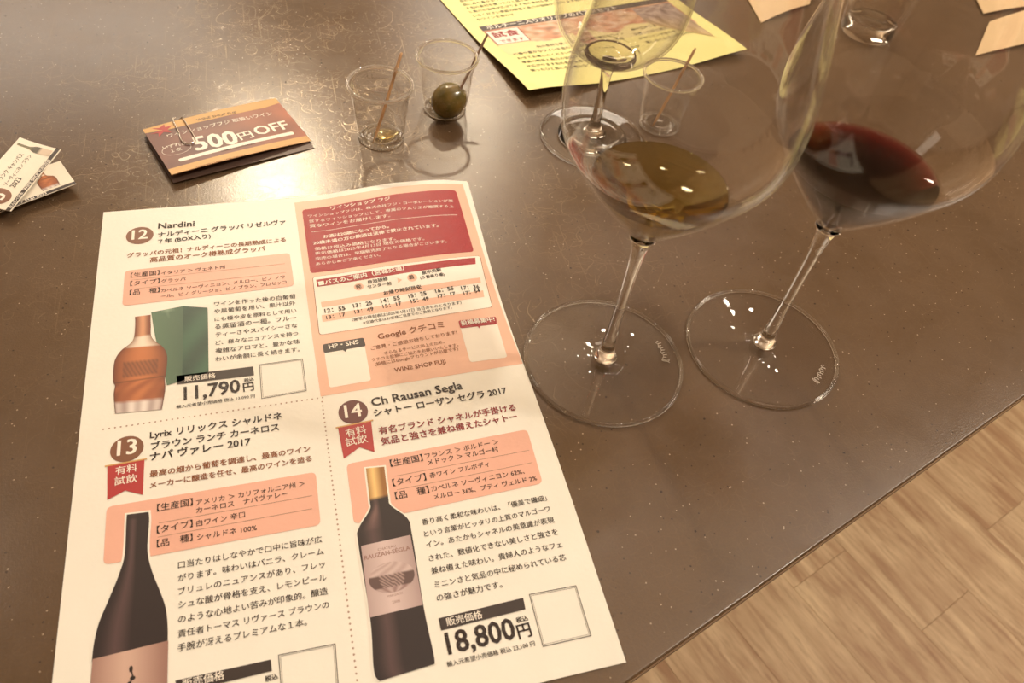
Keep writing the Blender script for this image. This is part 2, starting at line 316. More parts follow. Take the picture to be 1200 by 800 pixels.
LINES=[
('h12', 'Nardini', 29.3, 17.7, 48.3, 18.0, 'ink', 1, 1.0, 3),
('h12', 'ナルディーニ グラッパ リゼルヴァ', 29.5, 24.8, 98.1, 22.6, 'ink', 1, 1.0, 3),
('h12', '７年 (BOX入り)', 29.7, 30.3, 57.0, 29.0, 'ink', 1, 1.0, 3),
('h12', 'グラッパの元祖！ナルディーニの長期熟成による', 14.2, 39.0, 97.2, 37.3, 'brown', 1, 1.0, 3),
('h12', '高品質のオーク樽熟成グラッパ', 25.9, 44.2, 85.7, 43.1, 'brown', 1, 1.0, 3),
('s12', '【生産国】', 16.7, 54.6, 30.9, 54.4, 'ink', 0, 1.0, 4),
('s12', 'イタリア ＞ ヴェネト州', 31.8, 54.8, 64.0, 54.5, 'ink', 0, 1.0, 4),
('s12', '【タイプ】', 16.8, 60.8, 31.1, 60.7, 'ink', 0, 1.0, 4),
('s12', 'グラッパ', 31.9, 60.9, 44.2, 60.7, 'ink', 0, 1.0, 4),
('s12', '【品\u3000種】', 16.8, 67.3, 31.3, 67.3, 'ink', 0, 1.0, 4),
('s12', 'カベルネ ソーヴィニヨン、メルロー、ピノ ノワ', 32.0, 67.7, 94.8, 66.4, 'ink', 0, 1.0, 4),
('s12', 'ール、ピノ グリージョ、ピノ ブラン、プロセッコ', 32.1, 71.8, 95.4, 70.3, 'ink', 0, 1.0, 4),
('d12', 'ワインを作った後の白葡萄', 58.1, 81.4, 99.3, 81.7, 'ink', 0, 1.0, 3),
('d12', 'や黒葡萄を用い、果汁以外', 58.0, 86.5, 98.9, 86.5, 'ink', 0, 1.0, 3),
('d12', 'にも種や皮を原料として用い', 58.2, 92.0, 99.0, 91.8, 'ink', 0, 1.0, 3),
('d12', 'る蒸留酒の一種。フルー', 58.3, 97.2, 98.6, 97.0, 'ink', 0, 1.0, 3),
('d12', 'ティーさやスパイシーさな', 58.5, 102.5, 98.7, 102.2, 'ink', 0, 1.0, 3),
('d12', 'ど、様々なニュアンスを持つ', 58.4, 107.8, 98.7, 107.7, 'ink', 0, 1.0, 3),
('d12', '複雑なアロマと、豊かな味', 58.3, 113.1, 99.0, 113.2, 'ink', 0, 1.0, 3),
('d12', 'わいが余韻に長く続きます。', 58.2, 118.3, 98.6, 118.4, 'ink', 0, 1.0, 3),
('p12', '販売価格', 44.1, 128.4, 58.1, 128.5, 'white', 0, 1, 4),
('p12', '11,790', 44.0, 139.3, 69.1, 138.8, 'ink', 1, 1.1, 3),
('p12', '円', 70.7, 138.9, 75.5, 138.7, 'ink', 1, 1, 3),
('p12', '税込', 71.2, 133.3, 75.7, 133.1, 'ink', 1, 1.0, 3),
('p12', '輸入元希望小売価格 税込 13,090 円', 40.6, 143.7, 75.7, 143.3, 'ink', 0, 1.0, 3),
('notice', 'ワインショップ フジ', 124.5, 15.2, 159.8, 15.0, 'white', 1, 0.9, 3),
('notice', 'ワインショップフジは、株式会社フジ・コーポレーションが運', 111.0, 19.1, 197.3, 20.7, 'white', 0, 0.82, 3),
('notice', '営するワインショップとして、専属のソムリエが厳選する上', 111.3, 23.6, 196.9, 25.5, 'white', 0, 0.82, 3),
('notice', '質なワインをお届けします。', 111.2, 28.0, 157.8, 29.1, 'white', 0, 0.82, 3),
('notice', 'お酒は20歳になってから。', 118.0, 38.0, 155.9, 37.5, 'white', 1, 0.9, 3),
('notice', '20歳未満の方の飲酒は法律で禁止されています。', 112.1, 42.4, 184.8, 40.9, 'white', 1, 0.9, 3),
('notice', '価格は税込み価格となります。', 112.4, 47.0, 158.4, 47.8, 'white', 0, 0.82, 3),
('notice', '表示価格は2025年4月13日 現在の価格です。', 112.3, 50.7, 174.8, 50.2, 'white', 0, 0.82, 3),
('notice', '完売の場合は、早期販売終了となる場合がございます。', 112.2, 54.8, 187.7, 53.7, 'white', 0, 0.82, 3),
('notice', 'あらかじめご了承ください。', 112.1, 58.8, 148.1, 58.4, 'white', 0, 0.82, 3),
('bus', '■バスのご案内（宮城交通）', 112.3, 74.7, 159.9, 70.8, 'white', 1, 1, 5),
('bus', '発', 131.6, 80.3, 134.8, 80.0, 'ink', 0, 1.0, 5),
('bus', '自治研修', 138.8, 77.6, 149.8, 76.8, 'ink', 1, 1.0, 5),
('bus', 'センター前', 137.9, 80.9, 151.2, 80.4, 'ink', 1, 1.0, 5),
('bus', '着', 161.4, 78.4, 164.6, 78.0, 'ink', 0, 1.0, 5),
('bus', '泉中央駅', 169.3, 75.9, 180.7, 74.7, 'ink', 1, 1.0, 5),
('bus', '(５番乗り場)', 167.8, 79.0, 181.8, 78.1, 'ink', 1, 1.0, 5),
('bus', 'お帰り時刻目安', 146.0, 87.1, 167.2, 85.6, 'ink', 1, 1.0, 5),
('bus', '12：55', 113.5, 94.6, 124.3, 94.1, 'ink', 1, 1.0, 5),
('bus', '13：25', 128.7, 93.3, 138.9, 92.7, 'ink', 1, 1.0, 5),
('bus', '14：55', 143.8, 92.3, 154.2, 91.5, 'ink', 1, 1.0, 5),
('bus', '15：25', 159.2, 91.4, 169.2, 90.4, 'ink', 1, 1.0, 5),
('bus', '16：55', 174.6, 89.9, 185.1, 89.0, 'ink', 1, 1.0, 5),
('bus', '17：36', 189.4, 89.7, 199.9, 89.7, 'ink', 1, 1.0, 5),
('bus', '13：17', 113.9, 99.2, 123.8, 98.4, 'ink', 1, 1.0, 5),
('bus', '13：49', 128.9, 97.7, 139.0, 97.0, 'ink', 1, 1.0, 5),
('bus', '15：17', 144.2, 96.3, 154.5, 95.5, 'ink', 1, 1.0, 5),
('bus', '15：49', 159.8, 95.1, 169.9, 94.4, 'ink', 1, 1.0, 5),
('bus', '17：17', 175.3, 93.7, 185.3, 92.9, 'ink', 1, 1.0, 5),
('bus', '17：54', 190.1, 93.5, 199.8, 92.5, 'ink', 1, 1.0, 5),
('bus', '（掲載の時刻表は2025年4月13日 当日のものとなります）', 126.9, 102.7, 187.3, 99.6, 'ink', 0, 1.0, 5),
('bus', '※交通代金はお客様ご自身でのご負担となります。', 132.3, 105.6, 181.4, 102.2, 'ink', 0, 1.0, 5),
('rev', 'Google クチコミ', 138.7, 117.0, 174.6, 114.1, 'brown', 1, 0.95, 3),
('rev', 'ご意見・ご感想お待ちしております!', 133.9, 123.4, 180.4, 119.7, 'brown', 0, 1.0, 3),
('rev', 'さらなるサービス向上のため、', 140.3, 127.4, 172.3, 124.7, 'brown', 0, 1.0, 3),
('rev', 'クチコミ投稿にご協力をお願いいたします。', 133.3, 130.7, 179.2, 127.9, 'brown', 0, 1.0, 3),
('rev', '(投稿にはGoogleアカウントが必要です)', 134.5, 133.8, 178.6, 130.5, 'brown', 0, 1.0, 3),
('rev', 'WINE SHOP FUJI', 143.6, 139.1, 170.2, 137.8, 'brown', 1, 1.0, 3),
('tag1', 'HP・SNS', 113.2, 119.2, 128.2, 118.2, 'white', 1, 1, 5),
('tag2', '投稿募集中!', 183.9, 114.5, 202.9, 114.1, 'white', 1, 1, 5),
('r14', '有料', 115.4, 173.2, 124.8, 172.3, 'white', 0, 1, 5),
('r14', '試飲', 114.8, 178.3, 124.7, 177.5, 'white', 0, 1, 5),
('h14', 'Ch Rausan Segla', 129.5, 157.7, 175.2, 154.8, 'ink', 1, 0.95, 3),
('h14', 'シャトー ローザン セグラ 2017', 129.6, 163.9, 196.7, 161.4, 'ink', 1, 1.0, 3),
('h14', '有名ブランド シャネルが手掛ける', 130.5, 174.3, 198.3, 172.1, 'wine', 1, 1.0, 3),
('h14', '気品と強さを兼ね備えたシャトー', 130.6, 180.3, 197.6, 177.5, 'wine', 1, 1.0, 3),
('s14', '【生産国】', 132.9, 192.4, 147.9, 192.0, 'ink', 0, 1.0, 4),
('s14', 'フランス ＞ ボルドー ＞', 149.2, 191.3, 184.9, 189.5, 'ink', 0, 1.0, 4),
('s14', 'メドック ＞ マルゴー村', 149.7, 194.8, 183.7, 193.5, 'ink', 0, 1.0, 4),
('s14', '【タイプ】', 132.4, 202.6, 147.6, 202.2, 'ink', 0, 1.0, 4),
('s14', '赤ワイン フルボディ', 149.3, 201.6, 177.5, 200.5, 'ink', 0, 1.0, 4),
('s14', '【品\u3000種】', 132.5, 209.3, 147.7, 208.8, 'ink', 0, 1.0, 4),
('s14', 'カベルネ ソーヴィニヨン 62%、', 148.8, 208.4, 192.7, 207.3, 'ink', 0, 1.0, 4),
('s14', 'メルロー 36%、プティ ヴェルド 2%', 149.1, 212.5, 197.4, 211.8, 'ink', 0, 1.0, 4),
('d14', '香り高く柔和な味わいは、「優美で繊細」', 141.8, 223.6, 199.0, 222.5, 'ink', 0, 1.0, 3),
('d14', 'という言葉がピッタリの上質のマルゴーワ', 141.7, 229.2, 199.0, 228.0, 'ink', 0, 1.0, 3),
('d14', 'イン。あたかもシャネルの美意識が表現', 141.7, 234.3, 199.3, 233.6, 'ink', 0, 1.0, 3),
('d14', 'された、数値化できない美しさと強さを', 141.6, 240.6, 199.3, 239.5, 'ink', 0, 1.0, 3),
('d14', '兼ね備えた味わい。貴婦人のようなフェ', 141.6, 246.3, 199.4, 245.6, 'ink', 0, 1.0, 3),
('d14', 'ミニンさと気品の中に秘められている芯', 141.9, 252.4, 199.3, 251.6, 'ink', 0, 1.0, 3),
('d14', 'の強さが魅力です。', 141.7, 258.1, 169.3, 257.7, 'ink', 0, 1.0, 3),
('p14', '販売価格', 143.7, 268.7, 158.4, 268.5, 'white', 0, 1, 4),
('p14', '18,800', 142.2, 279.6, 169.8, 279.1, 'ink', 1, 1.1, 3),
('p14', '円', 170.9, 279.7, 176.3, 279.5, 'ink', 1, 1.0, 3),
('p14', '税込', 171.5, 273.4, 176.3, 273.2, 'ink', 1, 1.0, 3),
('p14', '輸入元希望小売価格 税込 23,100 円', 140.7, 284.2, 176.4, 283.6, 'ink', 0, 1.0, 3),
('l14', 'CHATEAU', 121.4, 231.8, 129.0, 231.4, 'tan', 0, 1, 5),
('l14', 'RAUZAN-SÉGLA', 115.5, 234.7, 134.8, 233.8, 'tan', 1, 1, 5),
('l14', 'MARGAUX', 122.3, 252.4, 128.7, 252.1, 'tan', 0, 1, 5),
('l14', '2008', 123.9, 255.3, 127.0, 255.2, 'tan', 0, 1, 5),
('r13', '有料', 16.4, 174.9, 25.1, 174.5, 'white', 0, 1, 5),
('r13', '試飲', 16.3, 180.2, 25.3, 179.9, 'white', 0, 1, 5),
('h13', 'Lyrix リリックス シャルドネ', 29.7, 158.4, 87.4, 157.8, 'ink', 1, 1.0, 3),
('h13', 'ブラウン ランチ カーネロス', 30.3, 164.5, 85.6, 163.8, 'ink', 1, 1.0, 3),
('h13', 'ナパ ヴァレー 2017', 30.1, 170.2, 72.6, 169.6, 'ink', 1, 1.0, 3),
('h13', '最高の畑から葡萄を調達し、最高のワイン', 30.3, 178.6, 98.4, 177.8, 'brown', 1, 1.0, 3),
('h13', 'メーカーに醸造を任せ、最高のワインを造る', 30.5, 184.2, 98.6, 183.0, 'brown', 1, 1.0, 3),
('s13', '【生産国】', 33.7, 195.9, 47.9, 195.7, 'ink', 0, 1.0, 4),
('s13', 'アメリカ ＞ カリフォルニア州 ＞', 49.3, 196.2, 94.5, 195.2, 'ink', 0, 1.0, 4),
('s13', 'カーネロス\u3000ナパヴァレー', 49.3, 199.9, 87.0, 198.8, 'ink', 0, 1.0, 4),
('s13', '【タイプ】', 33.9, 206.2, 47.9, 205.9, 'ink', 0, 1.0, 4),
('s13', '白ワイン 辛口', 49.4, 206.1, 68.9, 205.5, 'ink', 0, 1.0, 4),
('s13', '【品\u3000種】', 34.1, 212.5, 47.9, 212.2, 'ink', 0, 1.0, 4),
('s13', 'シャルドネ 100%', 49.5, 212.4, 73.3, 212.6, 'ink', 0, 1.0, 4),
('d13', '口当たりはしなやかで口中に旨味が広', 42.4, 223.4, 99.2, 223.2, 'ink', 0, 1.0, 3),
('d13', 'がります。味わいはバニラ、クレーム', 42.4, 229.0, 99.4, 228.7, 'ink', 0, 1.0, 3),
('d13', 'ブリュレのニュアンスがあり、フレッ', 42.5, 234.6, 99.4, 234.4, 'ink', 0, 1.0, 3),
('d13', 'シュな酸が骨格を支え、レモンピール', 42.7, 240.1, 99.4, 240.2, 'ink', 0, 1.0, 3),
('d13', 'のような心地よい苦みが印象的。醸造', 42.7, 246.0, 99.3, 246.0, 'ink', 0, 1.0, 3),
('d13', '責任者トーマス リヴァース ブラウンの', 42.7, 251.6, 99.3, 251.7, 'ink', 0, 1.0, 3),
('d13', '手腕が冴えるプレミアムな１本。', 42.6, 257.0, 90.2, 256.9, 'ink', 0, 1.0, 3),
('p13', '販売価格', 44.5, 270.9, 59.1, 270.6, 'white', 0, 1, 4),
('p13', '税込', 73.5, 274.9, 78.1, 274.7, 'ink', 1, 1.0, 3)]
COUP_TEXT=[('WINE SHOP FUJI', 31.8, 6.3, 56.8, 7.6, 'ink'), ('ワインショップフジ 取扱いワイン', 10.5, 15.6, 77.1, 17.3, 'white'), ('500', 20.7, 35.1, 45.7, 38.2, 'white'), ('円', 48.2, 35.9, 56.6, 35.5, 'white'), ('OFF', 59.0, 34.9, 80.8, 34.5, 'white'), ('いずれか', 4.1, 25.2, 18.0, 26.8, 'white'), ('１点', 7.1, 30.7, 13.4, 31.1, 'white'), ('有効期限 2025年5月末日まで', 32.8, 42.4, 54.0, 42.8, 'ink'), ('１回のお会計に１枚限りご利用いただけます。', 14.6, 51.2, 45.1, 51.3, 'brown')]
COUP={'bar': [(8.2, 38.8), (80.3, 37.3), (79.6, 41.3), (8.2, 41.6)], 'oval': [(11.0, 28.2), (2.1, 25.7), (19.9, 30.9)], 'leaf': [(9.0, 7.0), (2.7, 6.3), (13.4, 3.9)], 'band_top': [(-0.3, 3.9), (83.4, 6.9)], 'band_bot': [(0.7, 44.9), (88.3, 44.8)], 'clip': [(25.5, 0.6), (20.1, 6.8), (16.0, 22.0), (18.3, 27.5), (22.8, 26.9), (24.8, 18.9), (27.4, 4.9)]}
# ------------------------------------------------------------ the setting
EX = Vector((.9446, .3285, 0)).normalized(); EN = Vector((EX.y, -EX.x, 0))     # along the table edge; outwards from it
E0 = Vector((.2082, -.0079, 0))
def en(e, n, z): return EX * e + EN * n + Vector((0, 0, z))
n0 = E0.dot(EN); e0 = E0.dot(EX)
FZ = -.75
woodm = wood_mat('oak_planks', (.42, .235, .11), (.80, .60, .35), (.30, .145, .06), math.atan2(EN.x, EN.y), 1.0, .5)
subm = flat('floor_underlay', (.16, .09, .05), .9)
_c = [(-2.9, -2.5), (4.4, -2.5), (4.4, 5.5), (-2.9, 5.5)]
fl = mesh('floor', [(x, y, FZ-.05) for x, y in _c] + [(x, y, FZ-.012) for x, y in _c],
          [(0, 3, 2, 1), (4, 5, 6, 7), (0, 1, 5, 4), (1, 2, 6, 5), (2, 3, 7, 6), (3, 0, 4, 7)], subm)
fl['kind'] = 'structure'; fl['label'] = 'pale oak effect plank floor below the table'
def plank(e1, e2, n1, n2):
    g = .00008; b = .0003; z1 = FZ; z0 = FZ - .0119
    v = []
    for z, k in ((z0, 0), (z1 - .0008, 0), (z1, b)):
        v += [en(e1+g+k, n1+g+k, z), en(e2-g-k, n1+g+k, z), en(e2-g-k, n2-g-k, z), en(e1+g+k, n2-g-k, z)]
    f = [(3, 2, 1, 0), (8, 9, 10, 11)]
    for a in (0, 4):
        for k in range(4): f.append((a+k, a+(k+1) % 4, a+4+(k+1) % 4, a+4+k))
    mesh('floor_plank', v, f, woodm, fl)
def wall(name, a, b_, mat):
    x0, y0, z0 = a; x1, y1, z1 = b_
    o = mesh(name, [(x0,y0,z0),(x1,y0,z0),(x1,y1,z0),(x0,y1,z0),(x0,y0,z1),(x1,y0,z1),(x1,y1,z1),(x0,y1,z1)], [(0,3,2,1),(4,5,6,7),(0,1,5,4),(1,2,6,5),(2,3,7,6),(3,0,4,7)], mat)
    o['kind'] = 'structure'
plaster = flat('warm_plaster', (.62, .50, .38), .8); dark_ceiling = flat('ceiling_paint', (.42, .34, .27), .8)
wall('wall_left', (-3.0, -2.6, FZ-.01), (-2.9, 5.6, 2.1), plaster); wall('wall_right', (4.4, -2.6, FZ-.01), (4.5, 5.6, 2.1), plaster)
wall('wall_back', (-2.9, 5.5, FZ-.01), (4.4, 5.6, 2.1), plaster); wall('wall_front', (-2.9, -2.6, FZ-.01), (4.4, -2.5, 2.1), plaster)
wall('ceiling', (-2.9, -2.5, 2.0), (4.4, 5.5, 2.1), dark_ceiling)
Wd = .1185; Ln = .915
for r in range(-10, 9):
    ea = .8965 + r * Wd
    off = .1705 if r == 0 else (.1705 + (r * .37 + .21) * Ln)
    off = (off + 1.0) % Ln - 1.0
    k = 0
    while off + k * Ln < 2.4:
        plank(ea, ea + Wd, off + k * Ln, off + (k + 1) * Ln); k += 1
# ------------------------------------------------------------ table
tb = thing('table', 'dark brown speckled table with scratched top holding the leaflets and glasses', 'table', (0, 0, FZ))
tb.location = (.2, .5, FZ)
def slab(name, e1, e2, n1, n2, z0, z1, b, mat):
    v = []
    for z, k in [(z0, b), (z0 + b, 0)] + [(z1 - b + b*math.sin(a*math.pi/12), b - b*math.cos(a*math.pi/12)) for a in range(7)]:
        v += [en(e1+k, n1+k, z), en(e2-k, n1+k, z), en(e2-k, n2-k, z), en(e1+k, n2-k, z)]
    v = [p - tb.location for p in v]
    f = [(3, 2, 1, 0), (32, 33, 34, 35)]
    for a in range(0, 32, 4):
        for k in range(4): f.append((a+k, a+(k+1) % 4, a+4+(k+1) % 4, a+4+k))
    o = mesh(name, v, f, mat, tb, True); o.data.set_sharp_from_angle(angle=.5); return o
slab('tabletop', -.85, 1.75, n0 - 1.0, n0, -.0072, 0, .0013, MT)
slab('edge_band', -.848, 1.748, n0 - .998, n0 - .0012, -.0082, -.0068, .0002, flat('edge_gap', (.05, .03, .02), .6))
slab('lower_board', -.85, 1.75, n0 - 1.0, n0 - .0002, -.0125, -.0080, .0008, flat('edge_laminate', (.17, .10, .065), .4))
for a in (-.7, 1.6):
    for b_ in (n0 - .9, n0 - .2):
        slab('leg', a, a + .05, b_, b_ + .05, FZ, -.0125, .002, flat('black_leg', (.03, .025, .02), .5))

# ------------------------------------------------------------ printed sheets
def lift(x, y):
    t = ((0, 0), (.09, 0), (.105, .0003), (.122, .001), (.142, .0036), (.163, .006), (.184, .0063), (.195, .0056), (.207, .0037), (.215, .0028))
    z = 0
    for (a, za), (b, zb) in zip(t, t[1:]):
        if a <= x <= b:
            s = (x - a) / (b - a); z = za + (zb - za) * s
    return .0006 + z * math.exp(-((.297 - y) / .07) ** 2)
def leaf_map(x, y):        # mm from the top left corner of the A4 leaflet
    X = x / 1000; Y = .297 - y / 1000
    return Vector((X - .0028 * (X / .21) ** 3 * math.exp(-((Y - .2) / .075) ** 2), Y, lift(X, Y)))
def quad_map(w, h, tl, tr, br, bl, curl=0, sag=0):
    tl, tr, br, bl = map(Vector, (tl, tr, br, bl))
    def f(x, y):
        u = x / w; v = y / h
        p = (tl * (1-u) + tr * u) * (1-v) + (bl * (1-u) + br * u) * v
        p.z += curl * 4 * u * (1-u) + sag * 4 * v * (1-v)
        return p
    return f
class Sheet:
    def __init__(s, mp, root, step): s.m = mp; s.root = root; s.step = step
    def put(s, x, y, lay): return s.m(x, y) + Vector((0, 0, lay * .00007)) - s.root.location
def emit(sh, bm, lay, name, mat, parent=None, cut=True):
    if cut:
        xs = [v.co.x for v in bm.verts]; ys = [v.co.y for v in bm.verts]
        for ax, lo, hi in ((0, min(xs), max(xs)), (1, min(ys), max(ys))):
            k = math.floor(lo / sh.step) + 1
            while k * sh.step < hi:
                no = (1, 0, 0) if ax == 0 else (0, 1, 0); co = (k*sh.step, 0, 0) if ax == 0 else (0, k*sh.step, 0)
                bmesh.ops.bisect_plane(bm, geom=bm.verts[:]+bm.edges[:]+bm.faces[:], plane_co=co, plane_no=no); k += 1
    for v in bm.verts: v.co = sh.put(v.co.x, v.co.y, lay)
    bm.normal_update()
    me = bpy.data.meshes.new(name)
    bm.to_mesh(me); bm.free()
    return link(name, me, mat, parent or sh.root)
def rounded(pts, r, n=5):
    if r <= 0: return pts
    out = []; N = len(pts)
    for i in range(N):
        p = Vector(pts[i]); a = (Vector(pts[i-1]) - p).normalized(); b = (Vector(pts[(i+1) % N]) - p).normalized()
        for k in range(n + 1):
            t = k / n; q0 = p + a*r; q1 = p + b*r
            out.append(tuple(q0*(1-t)**2 + p*2*t*(1-t) + q1*t*t))
    return out
def polys(sh, name, plist, lay, mat, parent=None):
    bm = bmesh.new()
    for pts in plist:
        area = sum(pts[i-1][0]*pts[i][1] - pts[i][0]*pts[i-1][1] for i in range(len(pts)))
        if area > 0: pts = pts[::-1]          # y runs down the sheet: this makes the face look up
        bm.faces.new([bm.verts.new((x, y, 0)) for x, y in pts])
    return emit(sh, bm, lay, name, mat, parent)
def rect(x0, y0, x1, y1): return [(x0, y0), (x1, y0), (x1, y1), (x0, y1)]
def ell(cx, cy, rx, ry, n=36): return [(cx + rx*math.cos(2*math.pi*k/n), cy + ry*math.sin(2*math.pi*k/n)) for k in range(n)]
def line(a, b, w):
    a = Vector(a); b = Vector(b); d = (b - a).normalized(); n = Vector((-d.y, d.x)) * w / 2
    return [tuple(a+n), tuple(b+n), tuple(b-n), tuple(a-n)]
def frame(pts, w):
    c = sum((Vector(p) for p in pts), Vector((0, 0))) / len(pts)
    inn = [Vector(p) + (c - Vector(p)).normalized() * w * 1.4 for p in pts]
    return [[pts[i], pts[(i+1) % len(pts)], tuple(inn[(i+1) % len(pts)]), tuple(inn[i])] for i in range(len(pts))]
_dg = []
def text(sh, name, lines, parent=None):
    """lines: (string, x0, y0, x1, y1, ink, bold, height factor, layer) with the baseline from (x0, y0) to (x1, y1)"""
    groups = {}
    for s, x0, y0, x1, y1, ink, bold, hk, lay in lines:
        cu = bpy.data.curves.new('t', 'FONT'); cu.body = s; cu.resolution_u = 2; cu.size = 1; cu.offset = .001
        ob = bpy.data.objects.new('t', cu); COL.objects.link(ob)
        dg = bpy.context.evaluated_depsgraph_get(); ev = ob.evaluated_get(dg); me = ev.to_mesh()
        co = [v.co.copy() for v in me.vertices]; fc = [tuple(p.vertices) for p in me.polygons]
        ev.to_mesh_clear(); bpy.data.objects.remove(ob); bpy.data.curves.remove(cu)
        if not co: continue
        xa = min(v.x for v in co); xb = max(v.x for v in co)
        L = math.hypot(x1-x0, y1-y0); k = L / (xb - xa); ux, uy = (x1-x0)/L, (y1-y0)/L
        cjk = sum(ord(ch) > 0x2e80 for ch in s)
        dy = .06 if cjk > len(s) * .3 else 0
        V, F = groups.setdefault(ink, ([], []))
        w = (.007, .019, .028)[bold]
        for si, (sx, sy) in enumerate(((-w, 0), (w, 0)) if bold == 0 else ((-w, -w*.6), (w, -w*.6), (-w, w*.6), (w, w*.6))):
            o = len(V)                                     # heavier strokes: the glyph struck again a hair aside
            for v in co:
                a = (v.x + sx - xa) * k; h = (v.y + sy + dy) * k * hk
                V.append(sh.put(x0 + ux*a + uy*h, y0 + uy*a - ux*h, lay + si*.12))
            F += [tuple(i + o for i in f) for f in fc]
    out = []
    for ink, (V, F) in groups.items(): out.append(mesh(name, V, F, INK[ink], parent or sh.root))
    return out
def paper(sh, name, w, h, mat, nx, ny, th=.00012, parent=None, ox=0, oy=0, drop=0):
    vs, fs = [], []
    for s in (0, 1):
        for j in range(ny+1):
            for i in range(nx+1):
                p = sh.put(ox + w*i/nx, oy + h*j/ny, 0); p.z -= s*th + drop; vs.append(p)
    A = lambda s, i, j: s*(nx+1)*(ny+1) + j*(nx+1) + i
    for j in range(ny):
        for i in range(nx):
            fs.append((A(0,i,j), A(0,i,j+1), A(0,i+1,j+1), A(0,i+1,j))); fs.append((A(1,i,j), A(1,i+1,j), A(1,i+1,j+1), A(1,i,j+1)))
    for i in range(nx):
        fs.append((A(0,i,0), A(0,i+1,0), A(1,i+1,0), A(1,i,0))); fs.append((A(0,i,ny), A(1,i,ny), A(1,i+1,ny), A(0,i+1,ny)))
    for j in range(ny):
        fs.append((A(0,0,j), A(1,0,j), A(1,0,j+1), A(0,0,j+1))); fs.append((A(0,nx,j), A(0,nx,j+1), A(1,nx,j+1), A(1,nx,j)))
    return mesh(name, vs, fs, mat, parent or sh.root)
def picture(sh, name, Lf, Rt, colour, lay, parent=None, nu=16, sub=3):
    """a printed picture: grid between a left and a right outline with the print's own colours"""
    Lo = smoothprof(Lf, sub) if sub > 1 else Lf; Ro = smoothprof(Rt, sub) if sub > 1 else Rt
    n = min(len(Lo), len(Ro)); vs, fs, cs = [], [], []
    for j in range(n):
        for i in range(nu+1):
            u = i/nu; x = Lo[j][0]*(1-u) + Ro[j][0]*u; y = Lo[j][1]*(1-u) + Ro[j][1]*u
            vs.append(sh.put(x, y, lay)); cs.append(colour(u, j/(n-1)))
    for j in range(n-1):
        for i in range(nu):
            a = j*(nu+1)+i; fs.append((a, a+nu+1, a+nu+2, a+1))
    o = mesh(name, vs, fs, PRINT, parent or sh.root)
    at = o.data.color_attributes.new('print', 'FLOAT_COLOR', 'POINT')
    at.data.foreach_set('color', [x for c in cs for x in (*c, 1)])
    return o
def lerp(a, b, t): t = max(0, min(1, t)); return tuple(x*(1-t)+y*t for x, y in zip(a, b))
def badge(sh, c, l, r, num, mat, name='round_badge'):
    rx = abs(r[0]-l[0])/2
    b = polys(sh, name, [ell(c[0], c[1], rx, rx*.98)], 2, mat)
    text(sh, 'badge_number', [(num, c[0]-rx*.56, c[1]+rx*.42, c[0]+rx*.56, c[1]+rx*.42, 'white', 1, 1.05, 3)], b)

# ---- the A4 leaflet
lf = thing('wine_leaflet', 'large white and peach printed tasting leaflet lying flat at the front of the table', 'leaflet')
GS_ = 3.5; _lc = {}
def _lv(i, j):
    if (i, j) not in _lc: _lc[(i, j)] = leaf_map(i*GS_, j*GS_)
    return _lc[(i, j)]
def leaf_grid(x, y):       # the same facets for the paper and everything printed on it
    i = math.floor(x/GS_); j = math.floor(y/GS_); u = x/GS_-i; v = y/GS_-j
    return (_lv(i, j)*(1-u) + _lv(i+1, j)*u)*(1-v) + (_lv(i, j+1)*(1-u) + _lv(i+1, j+1)*u)*v
LS = Sheet(leaf_grid, lf, 3.5)
paper(LS, 'paper_sheet', 210, 297.5, PAPER, 60, 85)
paper(LS, 'under_sheet', 209.6, 297, PAPER, 30, 60, ox=.9, oy=.5, drop=.0004)
for nm in ('12', '13', '14'):
    P_ = globals()['PANEL'+nm]; polys(LS, 'tinted_panel', [rounded(P_, 2.6)], 2, INK['panel'])
    R_ = globals()['RULES'+nm]; polys(LS, 'panel_rule', [line(R_[0], R_[1], .25), line(R_[2], R_[3], .25)], 3, INK['line'])
    polys(LS, 'price_bar', [globals()['BAR'+nm]], 3, INK['black'])
    q = globals()['QR'+nm]; c_ = sum((Vector(p) for p in q), Vector((0, 0)))/4
    polys(LS, 'code_frame', frame(q, .28) + frame([tuple(c_ + (Vector(p)-c_)*.93) for p in q], .12), 3, INK['black'])
    badge(LS, *globals()['BADGE'+nm], nm, INK['badge14' if nm == '14' else 'badge'])
for nm in ('13', '14'):
    r_ = globals()['RIB'+nm]
    rb = polys(LS, 'tasting_ribbon', [[r_[0], r_[1], r_[2], r_[3], r_[4]]], 3, INK['ribbon'])
    polys(LS, 'ribbon_bar', [line((r_[0][0]-1, r_[0][1]), (r_[1][0]+1, r_[1][1]), .7)], 4, INK['gold'], rb)
